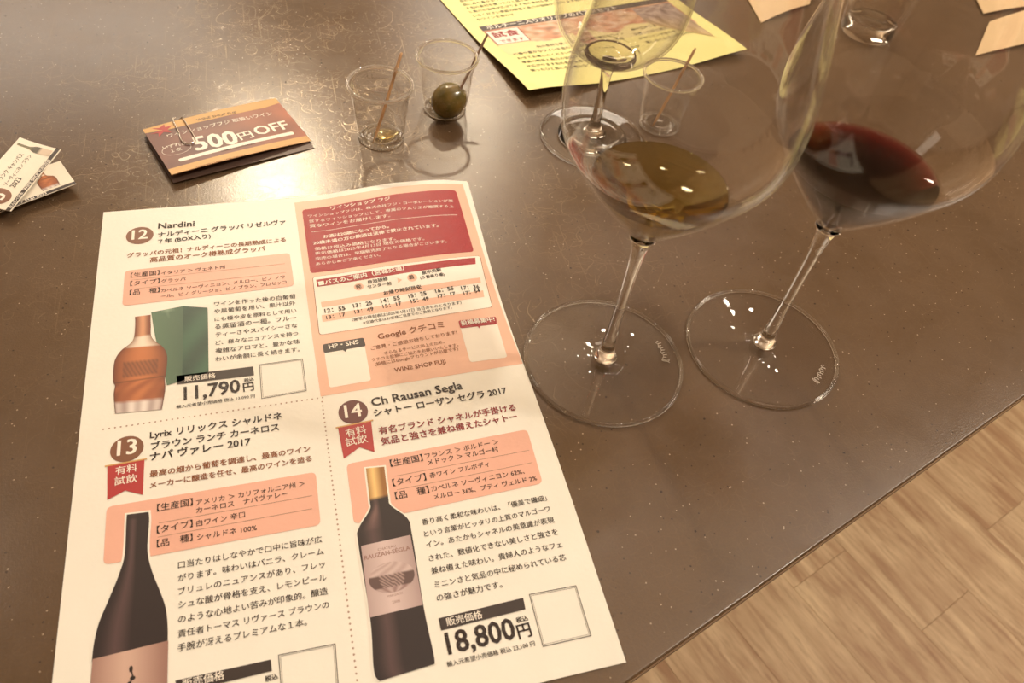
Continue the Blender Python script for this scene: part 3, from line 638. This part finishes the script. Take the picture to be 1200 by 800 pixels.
# peach upper right quarter
polys(LS, 'peach_panel', [PEACH], 1, INK['peach'])
polys(LS, 'notice_panel', [rounded(CRIM, 2.2)], 2, INK['crimson'])
polys(LS, 'notice_rule', [line(NRULE[0], NRULE[1], .3)], 3, INK['white'])
bp = polys(LS, 'timetable_panel', [rounded(BUS, 2)], 2, INK['white'])
polys(LS, 'panel_outline', frame(rounded(BUS, 2), .22), 3, INK['brown'], bp)
polys(LS, 'title_bar', [BUSBAR], 3, INK['crimson'], bp)
polys(LS, 'timetable_band', [BAND1, BAND2], 3, INK['peach'], bp)
polys(LS, 'stop_marker', [ell(HATSU[0][0], HATSU[0][1], 2.6, 2.6), ell(CHAKU[0][0], CHAKU[0][1], 2.8, 2.8), ARROW], 3, INK['peach'], bp)
for a, b, c, ink in ((HPPAN, HPTAG, HPPTR, 'black'), (RVPAN, RVTAG, RVPTR, 'crimson')):
    w_ = polys(LS, 'code_panel', [rounded(a, 1.6)], 2, INK['white'])
    polys(LS, 'speech_tag', [rounded(b, 1.2), c], 3, INK[ink], w_)
# dotted dividers
def dots(a, b, gap=2.4, r=.42):
    a = Vector(a); b = Vector(b); n = int((b-a).length / gap); return [ell(*(a + (b-a)*k/n), r, r, 8) for k in range(n+1)]
polys(LS, 'dotted_divider', dots(*HDOT), 1, INK['line']); polys(LS, 'dotted_divider', dots((106.3, 151), (106.5, 296)), 1, INK['line'])
# text blocks
blocks = {}
for L_ in LINES: blocks.setdefault(L_[0], []).append(L_[1:])
NAMES = {'h': 'heading_text', 's': 'origin_text', 'd': 'description_text', 'p': 'price_text', 'r': 'ribbon_text', 'n': 'notice_text', 'b': 'timetable_text', 'l': 'label_text', 't': 'tag_text'}
for k, v in blocks.items(): text(LS, 'review_text' if k == 'rev' else NAMES[k[0]], v)
# printed bottles
def amber(u, t):
    k = math.sin(math.pi*u); e = min(u, 1-u)
    if t < .22: c = lerp((.20, .06, .03), (.62, .30, .16), k**2 if u < .5 else k**3)
    elif t < .34: c = lerp((.32, .18, .12), (.85, .72, .58), k)
    elif t > .93: c = lerp((.38, .28, .26), (.80, .72, .66), (k + .5*math.sin(u*23)) * .7)
    else:
        c = lerp((.17, .04, .012), (.52, .17, .055), k**1.2)
        if .50 < t < .62 and .18 < u < .82: c = lerp(c, (.12, .04, .02), .75 if int(u*26+t*40) % 2 else .45)
        if .665 < t < .69: c = lerp(c, (.10, .03, .01), .6)
        if t > .70: c = lerp(c, (.32, .09, .03), .5 + .5*math.sin(u*14+t*40))
    return lerp(c, (.12, .04, .02), 1 if e < .03 else 0)
picture(LS, 'bottle_picture', BOT12L, BOT12R, amber, 4, nu=26, sub=6)
def green(u, t):
    c = lerp((.10, .18, .11), (.06, .12, .075), u)
    return lerp(c, (.30, .42, .30), max(0, .8 - abs(u-.5)*3 - t*7))
picture(LS, 'gift_box_picture', [(27.7, 81), (30, 97), (33, 112), (36.2, 129.3)], [(43, 79), (43, 95), (43, 112), (43, 127.7)], green, 3, nu=12, sub=4)
picture(LS, 'gift_box_picture', [(43, 79), (43, 95), (43, 112), (43, 127.7)], [(54.9, 81.9), (55, 96), (55, 110), (55, 124.6)], lambda u, t: lerp((.04, .12, .07), (.02, .06, .04), .5+.5*math.sin(t*9+u*3)), 3, nu=8, sub=4)
def dark(u, t):
    k = max(0, 1 - abs(u-.30)*5); c = lerp((.022, .012, .012), (.09, .05, .05), k*(1 if t > .1 else .3))
    return c
def bordeaux(u, t):
    if t < .235:
        return lerp((.30, .13, .03), (.88, .58, .22), max(0, 1-abs(u-.35)*2.4)) if not .045 < t < .06 else (.35, .17, .04)
    return lerp(dark(u, t), (.20, .11, .10), max(0, 1-abs(u-.28)*6)*max(0, 1-abs(t-.42)*7))
def halo(Lf, Rt, w=.8):
    pts = [(x - w, y) for x, y in Lf] + [(x + w, y) for x, y in Rt[::-1]]
    pts[0] = (pts[0][0], pts[0][1]-w); pts[-1] = (pts[-1][0], pts[-1][1]-w); return pts
for a_, b_ in ((BOT14L, BOT14R), (BOT13L[:-2], BOT13R[:-2])):
    polys(LS, 'white_outline', [halo(smoothprof(a_, 3), smoothprof(b_, 3))], 3, PAPER)
picture(LS, 'bottle_picture', BOT14L, BOT14R, bordeaux, 4, nu=14, sub=6)
clip_ = lambda pts: [p for p in pts if p[1] < 297]
picture(LS, 'bottle_picture', BOT13L[:-2], BOT13R[:-2], dark, 4, nu=14, sub=5)
lb = [Vector(p) for p in LAB14]
picture(LS, 'bottle_label_picture', [tuple(lb[0].lerp(lb[3], k/8)) for k in range(9)], [tuple(lb[1].lerp(lb[2], k/8)) for k in range(9)],
        lambda u, t: lerp((.36, .25, .24), (.66, .52, .50), 1-abs(u-.45)*1.5), 5, nu=12, sub=1)
def vine(u, t):
    a = abs(u-.5)*2
    if t < .45: return lerp((.46, .33, .31), (.60, .47, .45), .5+.5*math.sin(u*17+t*30))
    if t < .72: return (.12, .07, .065) if (int(u*22) + int(t*24)) % 2 or a > .55 else (.40, .28, .26)
    return lerp((.30, .19, .18), (.50, .37, .35), .5+.5*math.sin(u*20))
cx_, cy_ = LABE[0]; ry_ = 6.6; rx_ = 9.4
picture(LS, 'bottle_label_picture', [(cx_ - rx_*math.sin(math.pi*(k+.3)/12.6), cy_ - ry_*math.cos(math.pi*(k+.3)/12.6)) for k in range(13)],
        [(cx_ + rx_*math.sin(math.pi*(k+.3)/12.6), cy_ - ry_*math.cos(math.pi*(k+.3)/12.6)) for k in range(13)], vine, 6, nu=24, sub=2)
yl = LAB13T[0][1]
picture(LS, 'bottle_label_picture', [(LAB13T[0][0], y) for y in (yl, yl+6, yl+12, 297)], [(LAB13T[1][0]+.3, y + (LAB13T[1][1]-yl if y < 290 else 0)) for y in (yl, yl+6, yl+12, 297)],
        lambda u, t: lerp((.30, .16, .13), (.62, .42, .34), 1-abs(u-.45)*1.9), 5, nu=12, sub=3)
sx_, sy_ = SQUIG[0]
polys(LS, 'label_mark', [ell(sx_, sy_, .7, 1.3, 10), ell(sx_+.7, sy_+3.4, 1.0, .8, 10), ell(sx_-.4, sy_+5.6, .8, 1.3, 10), line((sx_, sy_), (sx_+.8, sy_+3), .5), line((sx_+.8, sy_+3), (sx_-.5, sy_+6), .5)], 6, INK['black'])

# ---- the coupons with a clip
def coupon(z, dx, label, printed):
    ct = thing('discount_coupon', label, 'coupon', (.02, .33, 0))
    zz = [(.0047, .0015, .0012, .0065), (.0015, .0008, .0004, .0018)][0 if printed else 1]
    pts = [(.0173, .3745), (.0999, .4028), (.1192, .3529), (.0352, .3272)]
    # the same picture position at the height of each corner
    C_ = Vector((0.10798, -0.077786, 0.31114)); co = []
    for (x, y), h in zip(pts, zz):
        g = Vector((x + dx[0], y + dx[1], 0)); d = C_ - g; co.append(g + d * (h / d.z))
    sh = Sheet(quad_map(87, 51, *co, curl=.0012 if printed else .0003), ct, 8.0)
    paper(sh, 'paper_card', 87, 51, flat('coupon_card', (.55, .28, .12)) if printed else flat('coupon_shadow', (.10, .06, .045)), 16, 8, .00025)
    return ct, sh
ct2, s2 = coupon(0, (.0012, -.0075), 'lower coupon coloured dark as the shadow beneath the 500 yen coupon', False)  # second coupon of the stack, its colour darkened to stand for shadow
ct, cs = coupon(0, (0, 0), 'brown and gold 500 yen off coupon with paper clip at its top edge', True)
picture(cs, 'printed_ground', [(0, 51*k/16) for k in range(17)], [(87, 51*k/16) for k in range(17)],
        lambda u, t: lerp((.10, .035, .03), lerp((.24, .09, .06), (.45, .14, .07), u), max(0, .15+.9*abs(u-.35)+.5*noise.noise((u*5, t*4, 1)))), 1, nu=24, sub=1)
gold_m = INK['gold']
polys(cs, 'gold_band', [[(0, 0), (87, 0), (87, 6), (75, 8.3), (40, 8.0), (12, 7.2), (0, 4.5)], rect(0, 45.2, 87, 51)], 2, gold_m)
polys(cs, 'autumn_leaves', [[(10, 6.5), (5, 1.5), (9, 3.2), (13, 1), (12.5, 4), (17, 4), (13, 7), (14, 11), (10, 8.5), (6, 12), (7, 8), (2, 7)]], 3, INK['ribbon'])
polys(cs, 'white_bar', [rounded(rect(8.2, 38.2, 80.5, 41.3), 1.4)], 2, INK['white'])
oc = ell(11, 28.3, 8.6, 5.6, 40); oi_ = ell(11, 28.3, 8.35, 5.35, 40)
polys(cs, 'oval_outline', [[oc[k], oc[(k+1) % 40], oi_[(k+1) % 40], oi_[k]] for k in range(0, 40)], 2, INK['white'])
TX = []
for s, x0, y0, x1, y1, ink in COUP_TEXT:
    hk = {'500': 1.12, '円': .85, 'OFF': 1.0}.get(s, 1.0)
    TX.append((s, x0, y0, x1, y1, ink, 2 if s in ('500',) else (1 if s in ('OFF', '円') else 0), hk, 3))
for tx in TX: text(cs, 'coupon_text', [tx])
chrome = flat('steel_wire', (.62, .56, .48), .22, .5, 1)
cl = thing('paper_clip', 'small steel wire paper clip gripping the 500 yen coupon', 'paper clip', (.04, .35, .004))
def wire(pts):
    pts = smoothprof([p for p in pts], 5) if len(pts[0]) == 2 else pts
    return pts
W1 = [(17.5, 15), (16.2, 22), (17.2, 26.3), (20.2, 28), (23.3, 26), (24.3, 21), (24.8, 8), (25, 1.5)]
W1 = smoothprof(W1, 6)
def on(x, y, h):
    p = cs.m(x, max(y, -1.5)); p.z += h; return p - cl.location
path = [on(x, y, .0009) for x, y in W1]
over = [on(25, -.8, .0006), on(24.5, -1.8, -.0001), on(23, -2.2, -.0012), on(21.5, -1.2, -.0018)]
tube('wire_loop', path + over, .0004, chrome, cl, 8)
tube('wire_arm', [on(x, y, .0010) for x, y in smoothprof([(17.5, 15), (18.2, 8), (18.8, 2), (19.6, -1.2), (21.4, -2.0)], 5)], .0004, chrome, cl, 8)

# ---- two small bottle cards on the left
def card(label, lo, hi, up, ht, wd, z, tilt):
    lo = Vector((*lo, 0)); hi = Vector((*hi, 0)); d = (hi - lo).normalized(); n = Vector((-d.y, d.x, 0))
    t = thing('bottle_card', label, 'card', (hi.x - .02, hi.y, 0))
    bl = hi - d * wd; zz = z
    q = (bl + n*ht + Vector((0, 0, zz + tilt)), hi + n*ht + Vector((0, 0, zz + tilt*1.4)), hi + Vector((0, 0, zz + .002)), bl + Vector((0, 0, zz)))
    sh = Sheet(quad_map(wd*1000, ht*1000, *q, sag=-.0008), t, 8.0)
    paper(sh, 'card_sheet', wd*1000, ht*1000, paper_mat('card_paper', (.86, .79, .66)), 10, 6, .0003)
    return t, sh
t2, s2_ = card('small white card with amber bottle picture, lower of the two at left', (-.0525, .2988), (-.0143, .3178), 1, .0215, .052, .0035, .003)
polys(s2_, 'black_strip', [rect(0, 18.9, 52, 21.2)], 1, INK['black'])
text(s2_, 'card_text', [('WINE SHOP FUJI 2023', 8, 20.9, 36, 20.9, 'white', 1, .9, 2)])
def flipc(u, t): return amber(u, t)
picture(s2_, 'bottle_picture', [(38.5, 2), (38.5, 5), (38, 7), (35.3, 9), (34.8, 12), (35, 17.5)], [(41, 2), (41, 5), (41.6, 7), (44.5, 9), (45, 12), (44.6, 17.5)], amber, 2, nu=12, sub=4)
t1, s1_ = card('small white card with green bottle picture overlapping on top at left', (-.0434, .3006), (-.0242, .3475), 1, .0235, .0545, .006, .004)
polys(s1_, 'black_strip', [rect(0, 20.6, 54.5, 22.9)], 1, INK['black'])
text(s1_, 'card_text', [('飲み比べ対象', 2, 22.6, 15, 22.6, 'white', 0, .9, 2), ('WINE SHOP FUJI 2023', 17, 22.6, 44, 22.6, 'white', 1, .9, 2),
                        ('ブランク キャンバス', 17, 8.2, 43, 8.2, 'ink', 0, 1, 2), ('ソーヴィニヨン ブラン', 17, 12.3, 44, 12.3, 'ink', 0, 1, 2), ('2023', 17, 16.4, 25, 16.4, 'ink', 0, 1, 2)])
b5 = polys(s1_, 'round_badge', [ell(8.3, 12.5, 6.2, 6.2)], 2, INK['badge'])
text(s1_, 'badge_number', [('5', 6.2, 15.6, 10.6, 15.6, 'white', 1, .9, 3)], b5)
picture(s1_, 'bottle_picture', [(48.3, 1.5), (48.3, 7), (47.8, 9), (46.6, 11.5), (46.6, 16), (46.6, 20)], [(50, 1.5), (50, 7), (50.6, 9), (51.8, 11.5), (51.8, 16), (51.8, 20)],
        lambda u, t: (.62, .50, .38) if t > .68 else ((.05, .04, .02) if t > .4 else lerp((.14, .12, .03), (.07, .05, .02), u)), 2, nu=6, sub=3)

# ---- the yellow leaflet
yf = thing('yellow_leaflet', 'pale yellow food leaflet at the back, under the small wine glass', 'leaflet', (.3, .42, 0))
YM = paper_mat('yellow_paper', (.95, .90, .36), (.92, .87, .33))
Yo = Vector((.2737, .3862, 0)); Yx = Vector((.19584, .04707, 0)).normalized(); Yy = Vector((-Yx.y, Yx.x, 0))
def ymap(x, y):     # mm from the lower left corner, y up
    h = .0008 + .0075 * math.exp(-(x/50)**2 - (y/60)**2) + .0052 * math.exp(-((x-204)/45)**2 - (y/60)**2)
    return Yo + Yx*x/1000 + Yy*y/1000 + Vector((0, 0, h))
YS = Sheet(lambda x, y: ymap(x, 290 - y), yf, 16.0)
Y = lambda y: 290 - y
paper(YS, 'paper_sheet', 204, 290, YM, 24, 34)
polys(YS, 'title_bar', [rect(10.7, Y(101.4), 193, Y(94.2))], 1, INK['black'])
text(YS, 'title_text', [('ポルチーニ入りオリーブのパスタセット', 16, Y(95.3), 140, Y(95.3), 'white', 1, 1, 2)])
FD = []
def food(u, t):
    n1 = noise.noise((u*9, t*5, 3)); n2 = noise.noise((u*22, t*13, 8))
    c = lerp((.72, .50, .30), (.60, .22, .10), .5 + n1*1.1)
    return lerp(c, (.80, .72, .62) if n2 > 0 else (.20, .07, .03), abs(n2)*1.1)
picture(YS, 'food_picture', [(10.7, Y(94.2)), (10.7, Y(75)), (10.7, Y(60)), (12, Y(52))], [(193, Y(94.2)), (193, Y(75)), (193, Y(60)), (193, Y(52))], lambda u, t: food(u, t) if (t < .45+.3*noise.noise((u*6, 1, 1)) or u > .86 or .38 < u < .46 and t < .9) else (.84, .76, .36), 1, nu=90, sub=12)
st = polys(YS, 'red_stamp', [rect(11.5, Y(92.5), 41, Y(70))], 2, INK['white'])
polys(YS, 'stamp_outline', frame(rect(11.5, Y(92.5), 41, Y(70)), .6), 3, INK['crimson'], st)
for tx in (('試食', 15, Y(81), 37.5, Y(81), 'crimson', 2, .82, 3), ('できます', 16, Y(72.5), 37, Y(72.5), 'crimson', 1, .9, 3)): text(YS, 'stamp_text', [tx], st)
jp = '旬の食材を使ったひと皿に香り豊かなワインを合わせてお楽しみください季節の野菜と魚介の旨味が広がります'
rows = []
for k, (y, x0, x1) in enumerate([(57.5, 40, 122), (50.5, 16, 118), (43.4, 15.4, 112), (36.5, 15.4, 124), (29.6, 15.4, 120), (22.8, 15.2, 78)] + [(110.3, 14.4, 48), (116.8, 14.4, 190), (123.4, 13.9, 188), (129.6, 13.9, 190), (135.6, 13.9, 186), (141.8, 13.9, 190), (148, 13.9, 190), (60, 132, 182), (53, 130, 184), (46, 130, 180), (39, 132, 184)]):
    n = max(6, int((x1-x0)/4.1)); s = ''.join(jp[(k*11+i) % len(jp)] for i in range(n)); rows.append((s, x0, Y(y), x1, Y(y), 'ink', 0, 1, 2))
text(YS, 'body_text', rows)
picture(YS, 'food_picture', [(152, Y(92)), (152, Y(80)), (152, Y(66))], [(191, Y(92)), (191, Y(80)), (191, Y(26))], lambda u, t: lerp(lerp((.55, .45, .40), (.14, .08, .08), .5+noise.noise((u*7, t*9, 2))), (.7, .5, .1), max(0, t-.6)*1.5), 3, nu=18, sub=8)

# ---- pale paper menus lying further back on the right
def menu(label, pts, h):
    t = thing('folded_menu', label, 'menu', (*pts[0], 0))
    sh = Sheet(quad_map(100, 60, *[(*p, z) for p, z in zip(pts, h)], curl=.002), t, 20)
    paper(sh, 'paper_sheet', 100, 60, paper_mat('cream_card', (.80, .60, .36)), 8, 6, .0008)
menu('cream paper menu seen through the red wine glass at right', ((.743, .470), (.86, .505), (.82, .445), (.692, .420)), (.004, .004, .002, .001))
menu('cream paper menu corner behind, above the one at far right', ((.80, .60), (.92, .60), (.86, .505), (.752, .489)), (.003, .003, .002, .002))
menu('cream paper menu between the two large glasses at the back', ((.53, .60), (.64, .60), (.575, .512), (.512, .484)), (.003, .003, .002, .001))

# ------------------------------------------------------------ large wine glasses
G1 = (.2512, .1482); G2 = (.3428, .1430)
BZ = (.088, .094, .102, .112, .125, .14, .16, .18, .20, .225)
BR = (.0044, .0102, .0175, .0262, .0359, .0446, .0464, .0434, .0388, .0338)
BOWL = smoothprof([(0, .0868), (.0025, .0870)] + list(zip(BR, BZ)), 5)
def wine_glass(label, xy, group=None):
    t = thing('wine_glass', label, 'wine glass', (*xy, 0))
    b = lathe('bowl', BOWL, GT, t, 128)
    lathe('bowl_lining', [(max(r - .0009, 0), z + (.0016 if r < .012 else .0006)) for r, z in BOWL[6:]], GT, b, 128)
    torus('bowl_rim', .0334, .0005, .2252, GS, b, 96, 8)
    lathe('stem', smoothprof([(0, .0040), (.0060, .0042), (.0058, .0062), (.0040, .0095), (.0032, .018), (.0026, .035), (.0026, .055), (.0029, .070), (.0038, .081), (.0052, .0868), (.0060, .0882), (0, .0884)], 4), GS, t, 48)
    f = lathe('foot', smoothprof([(0, .0040), (.006, .0042), (.012, .0030), (.022, .0021), (.034, .0016), (.0418, .0014)], 4), GT, t, 128)
    lathe('foot_underside', smoothprof([(0, .0012), (.012, .0009), (.030, .0004), (.0418, .0003)], 3), GT, f, 96)
    torus('foot_rim', .0415, .0010, .0011, GS, f, 128, 14)
    return t
w1 = wine_glass('large wine glass with a little white wine, beside the leaflet corner', G1)
w2 = wine_glass('large wine glass with a little red wine, nearer the right', G2)
def wine(name, label, xy, level, mat):
    pr = [(max(r - .00115, 0), z + (.0020 if r < .012 else .00075)) for r, z in BOWL[7:]]
    pr = [p for p in pr if p[1] < level]
    k = [(r, z) for r, z in [(max(r - .00115, 0), z + .00075) for r, z in BOWL] if z >= level][0]
    pr = [(0, pr[0][1])] + pr + [(k[0] - (k[1]-level)*.7, level + .0003), (k[0] - (k[1]-level)*.7 - .0009, level), (0, level)]
    o = lathe(name, [(r, z) for r, z in pr], mat, None, 128)
    o.location = (*xy, 0)
    tag(o, label, 'wine')
wine('white_wine', 'shallow pool of pale gold white wine in the left large glass', G1, .1172, solid_glass('white_wine', (.86, .81, .58), 1.34, 0, (.78, .66, .16), 50))
wine('red_wine', 'shallow pool of dark red wine in the right large glass', G2, .1225, solid_glass('red_wine', (1, .9, .88), 1.34, 0, (.75, .02, .012), 700))
# etched maker's mark on the foot of the red wine glass
em = flat('etching', (.75, .68, .58), .7)
class EtchMap: pass
def etch(gl, c, r, a0, a1):
    pts = []
    for k in range(90):
        t = k/89; a = math.radians(a0 + (a1-a0)*t)
        if t < .16: rr = r + .0022*math.sin(t/.16*2*math.pi*.9 + 2.2); a += .03*math.sin(t/.16*6)
        else: rr = r + .0011*math.sin(t*58) + .0005*math.sin(t*23); a += .012*math.cos(t*58)
        pts.append((rr*math.cos(a), rr*math.sin(a), .0019))
    tube('etched_mark', pts, .00013, em, gl, 5)
etch(w1, G1, .0335, -14, 11); etch(w2, G2, .0335, -60, -35)
ws = Sheet(lambda x, y: Vector((G2[0] + x/1000, G2[1] + y/1000, .0017)), w2, 5)

# ------------------------------------------------------------ small glass at the back
GB = (.3075, .3385)
sb = thing('tasting_glass', 'small stemmed glass standing on the near edge of the yellow leaflet', 'wine glass', (*GB, 0))
SP = smoothprof([(0, .0560), (.004, .0565), (.016, .0600), (.028, .068), (.037, .080), (.0415, .095), (.0415, .112), (.038, .132), (.033, .155)], 5)
b_ = lathe('bowl', SP, GT, sb, 96); lathe('bowl_lining', [(max(r-.001, 0), z + (.004 if r < .02 else .0008)) for r, z in SP[3:]], GT, b_, 96)
lathe('bowl_base', smoothprof([(0, .0562), (.006, .0568), (.016, .0604), (.015, .0640), (.007, .0615), (0, .0608)], 3), GS, b_, 48)
lathe('stem', smoothprof([(0, .003), (.0085, .0035), (.0060, .007), (.0036, .014), (.003, .03), (.0035, .048), (.005, .0558), (0, .0559)], 4), GS, sb, 40)
f_ = lathe('foot', smoothprof([(0, .0042), (.008, .0040), (.02, .0028), (.0355, .0018)], 4), GT, sb, 96)
torus('foot_rim', .0355, .0011, .0012, GS, f_, 96, 12)
lathe('foot_base', smoothprof([(0, .0008), (.022, .0006), (.023, .0030), (.016, .0045), (0, .0048)], 3), GS, f_, 64)

# ------------------------------------------------------------ plastic tasting cups
def cup(label, xy):
    t = thing('plastic_cup', label, 'cup', (*xy, 0))
    lathe('cup_wall', [(.0142, .0006), (.0146, .002), (.0150, .0055), (.0156, .0062), (.0168, .020), (.0186, .0345), (.0192, .0352), (.0194, .0392)], PT, t, 96)
    r_ = torus('rolled_rim', .0200, .00115, .0394, PS, t, 96, 12)
    lathe('cup_base', smoothprof([(0, .0021), (.006, .0018), (.0095, .0026), (.0118, .0013), (.0142, .0007)], 4), PT, t, 64)
    torus('base_ring', .0140, .0007, .0008, PS, t, 96, 10)
    torus('base_ring', .0103, .0005, .0024, PS, t, 64, 8)
    return t
C1 = (.1641, .3523); C2 = (.2121, .3814); C3 = (.3619, .3486)
cup('clear plastic tasting cup holding only a bare toothpick, beside the coupon', C1)
cup('clear plastic tasting cup holding the green olive', C2)
cup('clear plastic tasting cup seen through the white wine glass', C3)
pick_m = wood_mat('toothpick_wood', (.45, .24, .10), (.60, .36, .17), (.33, .16, .06), 0, 6, .6)
pick_d = wood_mat('dark_toothpick_wood', (.16, .085, .04), (.24, .13, .065), (.11, .05, .02), 0, 6, .6)
def pick(label, a, b, mat, r=.00105, blunt=True):
    a = Vector(a); b = Vector(b); n = 22; P_ = []; R_ = []
    d = (b-a).normalized(); s = d.orthogonal().normalized()
    for k in range(n+1):
        t = k/n; P_.append(a.lerp(b, t) + s*.0005*math.sin(t*5)); q = r*(.92 + .12*noise.noise((t*9, a.x*50, 0)))
        if k < 4: q *= (.25, .55, .8, .95)[k]
        if t > .80 and t < .86: q *= 1.28
        if k == n: q *= .8
        R_.append(q)
    o = tube('toothpick', [p - a for p in P_], R_, mat, None, 10); o.location = a
    return tag(o, label, 'toothpick')
pick('pale bare wooden toothpick leaning in the nearer cup', (.1573, .3423, .0033), (.1817, .3777, .045), pick_m)
pick('dark toothpick stuck in the green olive', (.2160, .3676, .0172), (.2432, .3978, .045), pick_d, .00095)
pick('wooden toothpick in the cup behind the white wine glass', (.3537, .3425, .0033), (.3863, .3713, .045), pick_m)
# olive
def olive_mesh(loc):
    bm = bmesh.new(); bmesh.ops.create_uvsphere(bm, u_segments=40, v_segments=28, radius=1)
    for v in bm.verts:
        p = v.co.copy(); r = 1 + .035*noise.noise(p*1.6) ; 
        dz = p.z
        hole = math.exp(-((p.x)**2 + (p.y)**2)/.035) if dz > 0 else 0
        rim = math.exp(-((math.hypot(p.x, p.y) - .30)/.12)**2) if dz > 0 else 0
        v.co = Vector((p.x*.0113*r, p.y*.0113*r, p.z*.0122*r - hole*.0045 + rim*.0007))
    me = bpy.data.meshes.new('olive'); bm.to_mesh(me); bm.free(); return me
om, nt, b = newmat('olive_skin')
pos = nt.nodes.new('ShaderNodeTexCoord').outputs['Object']
n1 = nz(nt, pos, 120, 4).outputs['Fac']; n2 = nz(nt, pos, 700, 2).outputs['Fac']
c = mix(nt, ramp(nt, n1, .35, .65), (.12, .095, .018), (.22, .14, .03)); c = mix(nt, math_(nt, 'MULTIPLY', ramp(nt, n2, .6, .7), .3), c, (.30, .22, .08))
nt.links.new(c, b.inputs['Base Color']); b.inputs['Roughness'].default_value = .25; b.inputs['Coat Weight'].default_value = .4
ol = link('olive', olive_mesh(None), om, None, True); ol.location = (.2124, .3690+.0015, .0134); ol.rotation_euler = (.10, .77, 0)
tag(ol, 'pitted green olive speared by a toothpick in the cup', 'olive')
# brine left in the cups
brine = solid_glass('brine', (1, .95, .78), 1.34)
def puddle(label, xy, dx, rx, ry, h=.0018):
    bm = bmesh.new(); bmesh.ops.create_uvsphere(bm, u_segments=32, v_segments=12, radius=1)
    for v in bm.verts:
        a = math.atan2(v.co.y, v.co.x); k = 1 + .10*math.sin(3*a+1) + .06*math.sin(5*a)
        v.co = Vector((v.co.x*rx*k, v.co.y*ry*k, max(v.co.z, -.3)*h))
    me = bpy.data.meshes.new('brine'); bm.to_mesh(me); bm.free()
    o = link('brine', me, brine, None, True); o.location = (xy[0]+dx[0], xy[1]+dx[1], .0034); tag(o, label, 'liquid')
puddle('small puddle of olive brine in the bottom of the nearer cup', C1, (.003, -.001), .0078, .0052)
puddle('thin ring of brine under the olive', C2, (0, 0), .0105, .0105, .0010)

# clear glass standing at the back right, seen through the red wine glass
tt = thing('water_tumbler', 'thick based clear tumbler behind the red wine glass', 'glass', (.605, .462, 0))
lathe('tumbler_wall', smoothprof([(.021, .0010), (.0235, .004), (.0265, .03), (.030, .075), (.0325, .11)], 4), GT, tt, 72)
lathe('tumbler_base', smoothprof([(0, .0006), (.019, .0008), (.0222, .003), (.0228, .012), (.019, .0145), (.008, .0120), (0, .0112)], 4), solid_glass('tumbler_glass', (1, .99, .96), 1.5), tt, 12)
lathe('tumbler_lining', smoothprof([(.0205, .0135), (.0245, .03), (.0282, .075), (.031, .11)], 4), GT, tt, 72)
